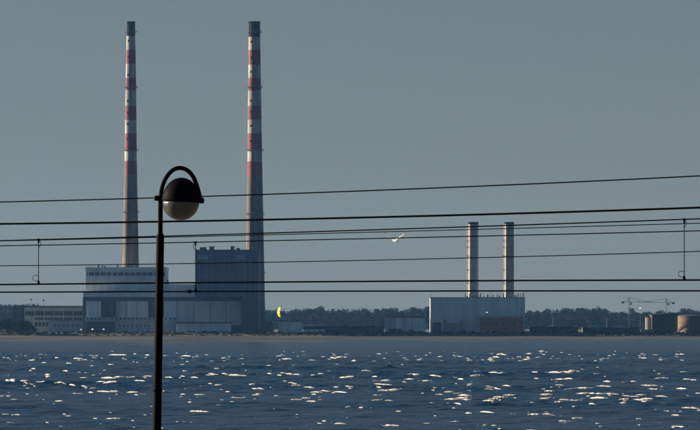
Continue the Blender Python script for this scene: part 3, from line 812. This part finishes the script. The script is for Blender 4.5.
crane("faint tower crane on the skyline beside the white light", 628.8, 297.4, 622.8, 652, 301.8, 5300)
crane("faint tower crane on the skyline above the dark store", 666.4, 298.6, 638, 673.2, 302.4, 5400)

# ------------------------------------------------------------------ lit floodlights
def floodlight(label, px, py, base_z, Y, r_):
    p = P(px, py, Y)
    T = Thing("floodlight", label, "lamp", (p.x, Y, base_z), "lit floodlights on the shore")
    mb = MB(); mb.tube([(p.x, Y, base_z), (p.x, Y, p.z)], [.18, .10], 8); T.part("pole", mb, M['steel'])
    mb = MB(); mb.box(p.x - r_ * 1.25, p.x + r_ * 1.25, Y - .35, Y + .3, p.z - r_ * .8, p.z + r_ * .8); h = T.part("lamp_housing", mb, M['steel'])
    mb = MB(); mb.box(p.x - r_, p.x + r_, Y - .42, Y - .352, p.z - r_ * .6, p.z + r_ * .6); T.part("lamp_glass", mb, M['lit'], under=h)
floodlight("bright white floodlight on a tall mast above the far trees", 640.2, 308.0, 3.2, 5000, 1.1)
floodlight("floodlight standing at the right end of the low annexe", 81.0, 329.4, 2.9, 3510, .5)
floodlight("middle floodlight before the dark wall slab under the turbine hall", 92.4, 329.2, 2.9, 3512, .62)
floodlight("rightmost of the three floodlights under the turbine hall", 103.6, 329.2, 2.9, 3512, .55)
floodlight("floodlight above the roof of the brick building", 486.8, 312.4, P(0, 315.4, YK).z - .05, YK + 5, .55)

def light_column(label, px, py, Y):
    p = P(px, py, Y)
    T = Thing("lamp_mast", label, "lamp post", (p.x, Y, 2.9), "tall light columns behind the shore")
    mb = MB(); mb.tube([(p.x, Y, 2.9), (p.x, Y, p.z)], [.3, .14], 8); T.part("pole", mb, M['steel'])
    mb = MB(); mb.box(p.x - 1.1, p.x + 1.1, Y - .3, Y + .3, p.z - .1, p.z + .35); T.part("lamp_head", mb, M['steel'])
light_column("tall light column rising above the long dark shed, midway to the panelled shed", 363.6, 311.5, 3565)
light_column("light column rising behind the first long shed right of the brick building", 553, 316.5, 3600)
light_column("light column rising behind the long shed left of the cranes", 607, 317.5, 3605)

# white van beside the small shed
p = P(286.6, 334.2, 3506); T = Thing("delivery_van", "white van parked before the small pale shed", "van", (p.x, 3506, 2.5))
x, y, z = p.x, 3506, 2.55
mb = MB(); prof_ = [(-2.4, .4), (2.4, .4), (2.4, 1.1), (1.5, 1.35), (.9, 2.2), (-2.4, 2.25)]
mb.add([(x + a, y - .95, z + b_) for a, b_ in prof_] + [(x + a, y + .95, z + b_) for a, b_ in prof_], [tuple(range(6)), tuple(range(11, 5, -1))] + [(i, 6 + i, 6 + (i + 1) % 6, (i + 1) % 6) for i in range(6)])
T.part("body", mb, M['van'])
mb = MB(); mb.box(x + .35, x + 1.0, y - 1.0, y - .951, z + 1.3, z + 1.95); T.part("window", mb, M['glass'])
for dx in (-1.5, 1.5):
    for dy in (-.95, .75):
        mb = MB(); mb.tube([(x + dx, y + dy, z + .35), (x + dx, y + dy + .22, z + .35)], .36, 12); T.part("wheel", mb, M['tyre'])

# ------------------------------------------------------------------ shore strip: boulders and shrubs
rk = random.Random(31)
rv, rf = [], []
ico = bmesh.new(); bmesh.ops.create_icosphere(ico, subdivisions=1, radius=1.0)
iv = [v.co.copy() for v in ico.verts]; iff = [tuple(v.index for v in f.verts) for f in ico.faces]; ico.free()
for i in range(900):
    x = rk.uniform(-420, 420); y = rk.uniform(3485, 3504); s_ = rk.uniform(.5, 1.5)
    zb = np.interp(y, ly, lz); o = len(rv); sd = Vector((rk.uniform(0, 99), 0, 0))
    for v in iv:
        k = 1 + .35 * noise.noise(v * 1.3 + sd)
        rv.append((x + v.x * s_ * 1.4 * k, y + v.y * s_ * k, zb + v.z * s_ * .75 * k))
    rf += [tuple(q + o for q in f) for f in iff]
tag(np_mesh("shore_boulders", np.array(rv), np.array(rf), M['rock'], smooth=False), "dark boulders heaped along the far shore", "boulders", kind="stuff")

sv, sf = [], []
rs = random.Random(77)
def shrub(px, top, Y, w, n_=110):
    p = P(px, top, Y); h = p.z - 2.6
    leaf_cloud(sv, sf, (p.x, Y, 2.6 + h * .45), w, w * .8, max(h * .55, .6), n_, .42, rs)
x = -60.0
while x < 760:
    shrub(x, rs.choice((330.5, 331.2, 331.8, 332.2, 332.6)) + rs.uniform(-.3, .5), rs.uniform(3502, 3507), rs.uniform(1.2, 2.8), 60); x += rs.uniform(2.2, 6.5)
for px, top, w in [(391, 328.6, 2.4), (395, 327.6, 3), (399.5, 328.2, 2.6), (405, 330, 2.2), (411.5, 329.4, 2.6), (416, 331, 2), (205, 330.6, 3), (213, 331, 3.2), (265, 322, 2.6), (269, 325, 3), (272, 327, 2.4), (262, 329, 2), (266, 316, 2.6), (270.5, 318, 2.2)]:
    shrub(px, top, 3509 if px > 300 else 3513, w, 150)
tag(np_mesh("shore_scrub", np.array(sv), np.array(sf), M['leaf'], smooth=False), "dark low scrub along the far shore below the buildings", "scrub", kind="stuff")

def tree(label, px, top, Y, w, base=2.9):
    p = P(px, top, Y); h = p.z - base
    T = Thing("dark_tree", label, "tree", (p.x, Y, base), "dark trees at the left edge")
    v, f = [], []; leaf_cloud(v, f, (p.x, Y, base + h * .5), w, w * .8, h * .55, 1500, .42, rs)
    mb = MB(); mb.add(v, f); T.part("crown", mb, M['leaf'])
    mb = MB(); mb.tube([(p.x, Y, base), (p.x + .2, Y, base + h * .45), (p.x - .1, Y, base + h * .75)], [.3, .2, .08], 7)
    mb.tube([(p.x + .15, Y, base + h * .35), (p.x + 1.0, Y, base + h * .7)], [.14, .05], 6)
    T.part("trunk", mb, M['bark'])
for lab, a in zip(["dark tree at the far left edge of the shore", "second dark tree from the left edge of the shore", "tallest rounded dark tree left of the office block", "dark tree before the office block's dark wing", "low dark tree at the foot of the office windows", "smallest dark tree, nearest the low annexe"],
                  [(-1, 318.4, 3509, 4.2), (6, 318.0, 3511, 4.2), (13, 317.6, 3509, 4.4), (20, 318.2, 3511, 4.4), (27, 320, 3509, 4.0), (33, 324, 3509, 3.2)]):
    tree(lab, *a)

# ------------------------------------------------------------------ kites
def kite(name, label, px, py, Y, R, a0, a1, chord, m_body, m_tip, yaw, base=None):
    """inflated crescent kite: a curved wing with a fat leading edge, struts and darker tips"""
    c = P(px, py, Y)
    T = Thing(name, label, "kite", tuple(c))
    n_ = 22; rot = Matrix.Rotation(yaw, 3, 'Z')
    def pt(u, v, up=0):
        a = math.radians(a0 + (a1 - a0) * u); ch = chord * (0.25 + 0.75 * math.sin(math.pi * u) ** .7)
        q = Vector((math.cos(a) * (R + up), (v - .3) * ch, math.sin(a) * (R + up) - 0))
        return rot @ (q - Vector((-R * .85, 0, 0))) + c
    def skin(u0, u1):
        mb = MB(); v = []; k = 8
        us = np.linspace(u0, u1, n_)
        for u in us:
            for side in (0, .06):
                for j in range(k): v.append(pt(u, j / (k - 1), side + .18 * math.sin(math.pi * j / (k - 1))))
        f = []
        W = 2 * k
        for i in range(n_ - 1):
            for j in range(k - 1):
                f.append((i * W + j, i * W + j + 1, (i + 1) * W + j + 1, (i + 1) * W + j))
                f.append((i * W + k + j, (i + 1) * W + k + j, (i + 1) * W + k + j + 1, i * W + k + j + 1))
            for j in (0, k - 1): f.append((i * W + j, (i + 1) * W + j, (i + 1) * W + k + j, i * W + k + j))
        return mb.add(v, f)
    can = T.part("canopy", skin(.16, .84), m_body, smooth=True)
    T.part("wing_tip", skin(0, .16), m_tip, smooth=True); T.part("wing_tip", skin(.84, 1), m_tip, smooth=True)
    mb = MB(); mb.tube([pt(u, 0, .05) for u in np.linspace(0, 1, 24)], [.06 + .10 * math.sin(math.pi * u) for u in np.linspace(0, 1, 24)], 8)
    T.part("leading_edge", mb, m_body, smooth=True)
    for u in (.3, .5, .7):
        mb = MB(); mb.tube([pt(u, 0, 0), pt(u, .5, .12), pt(u, .98, 0)], .06, 6); T.part("strut", mb, m_tip, under=can)
    return T
kite("yellow_kite", "yellow crescent kite flying in front of the distant trees", 280.0, 312.2, 2500, 3.3, 118, 242, 1.9, M['kite_y'], M['kite_d'], math.radians(38))
kite("pink_kite", "small pink kite standing on the shore before the panelled shed", 405.2, 329.6, 3492, 3.6, 125, 235, 1.8, M['pink'], M['van'], math.radians(35))

# ------------------------------------------------------------------ gulls
def gull(name, label, px, py, Y, span, wings, yaw, mats):
    """one continuous skin: lofted body with neck, head, bill and fanned tail; wings lofted from the shoulders"""
    c = P(px, py, Y); s = span
    mb = MB(); n_ = 12
    sect = [(-.30, .002, .055, -.01), (-.22, .022, .05, -.005), (-.12, .05, .055, 0), (0, .068, .062, 0), (.10, .060, .056, .004), (.17, .038, .038, .015), (.205, .036, .034, .024), (.24, .028, .026, .026), (.262, .011, .011, .022), (.31, .003, .003, .012)]
    v = []; f = []
    for y, rz, rx, dz in sect:
        v += [(rx * math.cos(2 * math.pi * k / n_), y, dz + rz * math.sin(2 * math.pi * k / n_)) for k in range(n_)]
    for i in range(len(sect) - 1):
        f += [(i * n_ + k, i * n_ + (k + 1) % n_, (i + 1) * n_ + (k + 1) % n_, (i + 1) * n_ + k) for k in range(n_)]
    mb.add(v, f + [tuple(range(n_)), tuple(range((len(sect) - 1) * n_, len(sect) * n_))], 0)
    for side, pts in zip((-1, 1), wings):
        W = []; m_ = 10
        chords = [.17, .16, .145, .12, .07, .015]
        for (x, z, sweep), ch in zip(pts, chords):
            for k in range(m_):
                a = 2 * math.pi * k / m_; u = .5 * math.cos(a); th = .012 * math.sin(a) * (1 if u > 0 else .5)
                W.append((side * x, sweep + u * ch, z + th + .02 * (0.25 - u * u)))
        F_ = []; mi = []
        for i in range(5):
            for k in range(m_):
                F_.append((i * m_ + k, i * m_ + (k + 1) % m_, (i + 1) * m_ + (k + 1) % m_, (i + 1) * m_ + k)); mi.append(2 if i >= 4 else (1 if i >= 0 else 0))
        o = len(mb.v); mb.v += W; mb.f += [tuple(q + o for q in f_) for f_ in F_]; mb.mi += mi
    R_ = Matrix.Rotation(yaw, 3, 'Z')
    mb.v = [tuple(R_ @ (Vector(p) * s) + c) for p in mb.v]
    o = mb.build(name, mats, None, c, True)
    return tag(o, label, "bird")
M['gull_w'] = mat('white_gull_feathers', (0.80, 0.80, 0.78), 0.8, 4.0, 0.08)
M['gull_g'] = mat('grey_wing_feathers', (0.62, 0.63, 0.64), 0.8, 4.0, 0.12)
M['gull_b'] = mat('black_wing_tips', (0.03, 0.03, 0.03), 0.8, 4.0, 0.2)
up = [(.03, .015, .04), (.14, .09, .06), (.26, .17, .08), (.36, .23, .05), (.46, .30, .0), (.56, .36, -.05)]
gull("gull", "white gull with black-tipped raised wings flying among the wires", 395.2, 240.6, 250, 1.0, [up, up], math.radians(24), [M['gull_w'], M['gull_g'], M['gull_b']])
fl = [(.03, .01, .04), (.16, .06, .06), (.28, .08, .08), (.38, .07, .05), (.48, .05, .0), (.56, .02, -.05)]
gull("dark_bird", "tiny dark bird above the trees right of the yellow kite", 285.4, 308.4, 1600, 1.1, [fl, fl], math.radians(80), [M['kite_d'], M['kite_d'], M['gull_b']])
gull("dark_bird", "tiny dark bird in front of the panelled shed", 409.4, 324.4, 2000, 0.9, [up, up], math.radians(50), [M['kite_d'], M['kite_d'], M['gull_b']])

# ------------------------------------------------------------------ overhead wires
def depth(px, off): return 80.0 - 8.0 * (px / 700.0) + off
def wire(name, label, pts, off, dia):
    xs_ = [p[0] for p in pts]; ys_ = [p[1] for p in pts]
    co_ = np.polyfit(xs_, ys_, 2)
    out = []
    sl0 = np.polyval(np.polyder(co_), 0); sl1 = np.polyval(np.polyder(co_), 700)
    for px in list(range(-1600, 0, 100)) + list(range(0, 701, 25)) + list(range(800, 2301, 100)):
        if px < 0: py = np.polyval(co_, 0) + sl0 * px
        elif px > 700: py = np.polyval(co_, 700) + sl1 * (px - 700)
        else: py = np.polyval(co_, px)
        out.append(P(px, py, depth(px, off)))
    mb = MB(); mb.tube(out, dia / 2, 8)
    o = mb.build(name, M['wire'], None, out[0], True)
    tag(o, label, "wire", "overhead railway wires")
    return lambda px: (np.polyval(co_, px), depth(px, off))
W = {}
W['A'] = wire("overhead_wire", "topmost overhead wire, passing behind the lamp globe", [(0, 202), (140, 198.5), (210, 196), (350, 191.3), (525, 184.3), (700, 175.8)], 2.5, .019)
W['B'] = wire("overhead_wire", "thick dark overhead wire, second from the top", [(0, 224.2), (160, 221), (350, 218.3), (525, 213.2), (700, 207.5)], 1.5, .030)
W['C'] = wire("overhead_wire", "messenger wire that two long droppers hang from, third from the top", [(0, 240.3), (80, 238.7), (175, 236.3), (350, 230.4), (525, 224.5), (700, 219)], 0, .018)
W['C2'] = wire("overhead_wire", "thin wire close under the third wire, splitting from it rightwards", [(0, 240.8), (175, 237.4), (350, 232.4), (525, 228), (660, 224.4), (700, 223.2)], 3.0, .013)
W['D'] = wire("overhead_wire", "thin messenger wire just above the gull's body height", [(0, 245.6), (80, 244.4), (195, 243), (350, 238.6), (525, 234.8), (700, 231)], 4.0, .016)
W['E'] = wire("overhead_wire", "faint grey wire crossing midway between the messenger and contact wires", [(0, 265.8), (80, 265), (350, 260.8), (525, 256.3), (700, 251.4)], 5.0, .014)
W['F'] = wire("contact_wire", "upper contact wire at the foot of the two long droppers", [(0, 284.5), (80, 283.9), (350, 281.4), (525, 280.6), (700, 280)], 0, .024)
W['G'] = wire("contact_wire", "lowest contact wire, crossing just above the plant roofs", [(0, 292.2), (350, 291.1), (525, 291), (700, 290.8)], 4.0, .023)

def dropper(label, px, top, bot, top_loop):
    y0, Y = W[top](px); y1, _ = W[bot](px)
    s_ = Y / F; a = P(px, y0, Y); b_ = P(px, y1, Y)
    T = Thing("dropper", label, "wire dropper", tuple(b_), "droppers between messenger and contact wire")
    mb = MB(); mb.tube([b_, a], .0065, 6); T.part("rod", mb, M['wire'])
    mb = MB(); mb.box(b_.x - .014, b_.x + .014, Y - .014, Y + .014, b_.z - .012, b_.z + .052); mb.box(b_.x - .022, b_.x + .022, Y - .018, Y + .018, b_.z - .008, b_.z + .02); T.part("clamp", mb, M['wire'])
    mb = MB(); mb.box(a.x - .012, a.x + .012, Y - .014, Y + .014, a.z - .05, a.z + .012); mb.box(a.x - .018, a.x + .018, Y - .018, Y + .018, a.z - .016, a.z + .016); T.part("clamp", mb, M['wire'])
    if top_loop >= 0:
        r_ = 3.0 * s_; c = Vector((b_.x - r_ * .95, Y, b_.z + r_ * 2.0)); mb = MB()
        mb.tube([c + Vector((math.cos(t_) * r_, 0, math.sin(t_) * r_)) for t_ in np.linspace(-.9, 5.2, 22)] + [b_ + Vector((0, 0, .02))], .004, 6); T.part("loop", mb, M['wire'])
    sg = 1 if top_loop >= 0 else -1
    mb = MB(); mb.tube([a + Vector((sg * q[0] * s_, 0, -q[1] * s_)) for q in ((0, 0), (1.2, .6), (2.2, 2.6), (2.0, 4.8), (1.0, 6.8), (.2, 8.2))], .004, 6); T.part("loop", mb, M['wire'])
dropper("long dropper near the left edge of the picture", 38.6, 'C', 'F', 0)
dropper("long dropper near the right edge of the picture", 684.3, 'C', 'F', 0)
dropper("dropper crossing the left side of the boiler house", 195.6, 'D', 'G', -1)
y_, Y_ = W['G'](189.5); p = P(189.5, y_, Y_)
mb = MB(); mb.box(p.x - .03, p.x + .03, Y_ - .022, Y_ + .022, p.z - .02, p.z + .022); mb.box(p.x - .012, p.x + .012, Y_ - .03, Y_ + .03, p.z - .03, p.z + .03)
tag(mb.build("wire_splice", M['wire'], None, p), "small splice clamp on the lowest wire left of the boiler house", "wire clamp")

# ------------------------------------------------------------------ the street lamp
YS = 60.0; s_ = YS / F
top = P(160.3, 236.0, YS); slope = (160.3 - 156.9) / (430 - 236)
GZ = 3.4
dz = top.z - GZ
foot = Vector((top.x - slope * dz, YS, GZ))
T = Thing("street_lamp", "black street lamp with a round globe hung in a hooped bracket", "street lamp", tuple(foot))
mb = MB(); mb.tube([foot, foot.lerp(top, .35), foot.lerp(top, .995), top], [5.4 * s_, 4.7 * s_, 3.9 * s_, 3.3 * s_], 24); T.part("post", mb, M['lamp_paint'], smooth=True)
mb = MB(); mb.lathe((foot.x, YS, GZ), [(.16, 0), (.16, .06), (.11, .1), (.10, .55), (.085, .62), (.06, .64)], 28); T.part("base", mb, M['lamp_paint'])
q = P(156.9 + slope * 36, 394, YS)
pc = P(157.4, 390.6, YS)
mb = MB(); mb.frustum((pc.x, YS), pc.z - .011, pc.z + .011, 5.4 * s_, 5.4 * s_, 24); T.part("collar", mb, M['lamp_paint'])
mb = MB(); mb.frustum((top.x, YS), top.z - .02, top.z + .03, 4.2 * s_, 3.0 * s_, 24); T.part("collar", mb, M['lamp_paint'])
hoop = [(160.3, 237), (160.4, 215), (160.6, 200), (161.4, 191), (163.4, 183.4), (166.6, 177), (170.6, 172), (175, 169), (179.4, 168), (184, 168.7), (188.6, 171.3), (192.4, 175.6), (195.6, 182), (198.2, 190), (200.4, 198.6), (201.2, 201)]
hv_ = [P(a, b_, YS) for a, b_ in hoop]
# smooth the traced hoop
def smooth_path(pts, k=4):
    out = []
    for i in range(len(pts) - 1):
        p0, p1, p2, p3 = pts[max(i - 1, 0)], pts[i], pts[i + 1], pts[min(i + 2, len(pts) - 1)]
        for j in range(k):
            t_ = j / k
            out.append(.5 * ((2 * p1) + (p2 - p0) * t_ + (2 * p0 - 5 * p1 + 4 * p2 - p3) * t_ ** 2 + (3 * p1 - p0 - 3 * p2 + p3) * t_ ** 3))
    return out + [pts[-1]]
hp = smooth_path(hv_)
mb = MB(); mb.tube(hp, [2.4 * s_ if i < 10 else 2.15 * s_ for i in range(len(hp))], 16); hoop_o = T.part("hoop_bracket", mb, M['lamp_paint'], smooth=True)
gc = P(180.8, 201.4, YS); R = 18.8 * s_
# black spun hood over the upper part, with a rolled rim
profd = [(R * 1.03, -.004), (R * 1.05, .008), (R * 1.03, .02)] + [(R * 1.01 * math.cos(t_), R * 1.22 * math.sin(t_) + .01) for t_ in np.linspace(.08, 1.5, 14)]
mb = MB(); mb.lathe(tuple(gc), profd, 40)
tl_ = Matrix.Rotation(math.radians(4.0), 3, 'Y')       # the hood hangs a little askew
mb.v = [tuple(tl_ @ (Vector(v) - gc) + gc) for v in mb.v]
hood = T.part("hood", mb, M['lamp_paint'], smooth=True)
# clear prismatic bowl below
m, n, l, b = nodes_of('lamp_bowl_glass')
b.inputs["Base Color"].default_value = (0.12, 0.14, 0.145, 1); b.inputs["Roughness"].default_value = 0.3
b.inputs["Transmission Weight"].default_value = 0.6; b.inputs["IOR"].default_value = 1.4
tc = n.new("ShaderNodeTexCoord"); nz = n.new("ShaderNodeTexNoise"); nz.inputs["Scale"].default_value = 18; nz.inputs["Detail"].default_value = 4
l.new(tc.outputs["Object"], nz.inputs[0]); bp = n.new("ShaderNodeBump"); bp.inputs["Strength"].default_value = .35; bp.inputs["Distance"].default_value = .02
l.new(nz.outputs[0], bp.inputs["Height"]); l.new(bp.outputs[0], b.inputs["Normal"])
bowl = [(R * .985 * math.cos(t_), -R * 1.02 * math.sin(t_)) for t_ in np.linspace(1.5, 0.0, 14)]
inner = [(R * .95 * math.cos(t_), -R * .98 * math.sin(t_)) for t_ in np.linspace(0.0, 1.5, 14)]
mb = MB(); mb.lathe(tuple(gc), bowl + inner, 40); bw = T.part("glass_bowl", mb, m, smooth=True)
mb = MB(); mb.lathe((gc.x, YS, gc.z), [(.02, -.12), (.045, -.09), (.045, .0), (.03, .06)], 16); T.part("bulb", mb, M['van'], under=bw)
for px, r_ in ((155.4, 2.7), (203.2, 2.9)):
    p = P(px, 198.2 if px < 180 else 200.6, YS); mb = MB(); d = 1 if px < 180 else -1
    mb.tube([p - Vector((d * .012, 0, 0)), p, p + Vector((d * .035, 0, 0)), p + Vector((d * .06, 0, 0))], [r_ * s_ * .6, r_ * s_, r_ * s_, r_ * s_ * .6], 14)
    T.part("pivot_knob", mb, M['lamp_paint'], smooth=True)

# ------------------------------------------------------------------ haze over the bay
m = bpy.data.materials.new('sea_haze'); m.use_nodes = True
n, l = m.node_tree.nodes, m.node_tree.links
n.clear()
out = n.new("ShaderNodeOutputMaterial"); pv = n.new("ShaderNodeVolumePrincipled")
pv.inputs["Color"].default_value = (0.18, 0.46, 1.0, 1)
pv.inputs["Absorption Color"].default_value = (1, 1, 1, 1)
pv.inputs["Density"].default_value = 2.3e-5
pv.inputs["Anisotropy"].default_value = 0.5
l.new(pv.outputs[0], out.inputs["Volume"])
mb = MB(); mb.box(-4600, 4600, -400, 9900, -3.0, 216.0)
hz = mb.build("haze", m); tag(hz, kind="stuff")
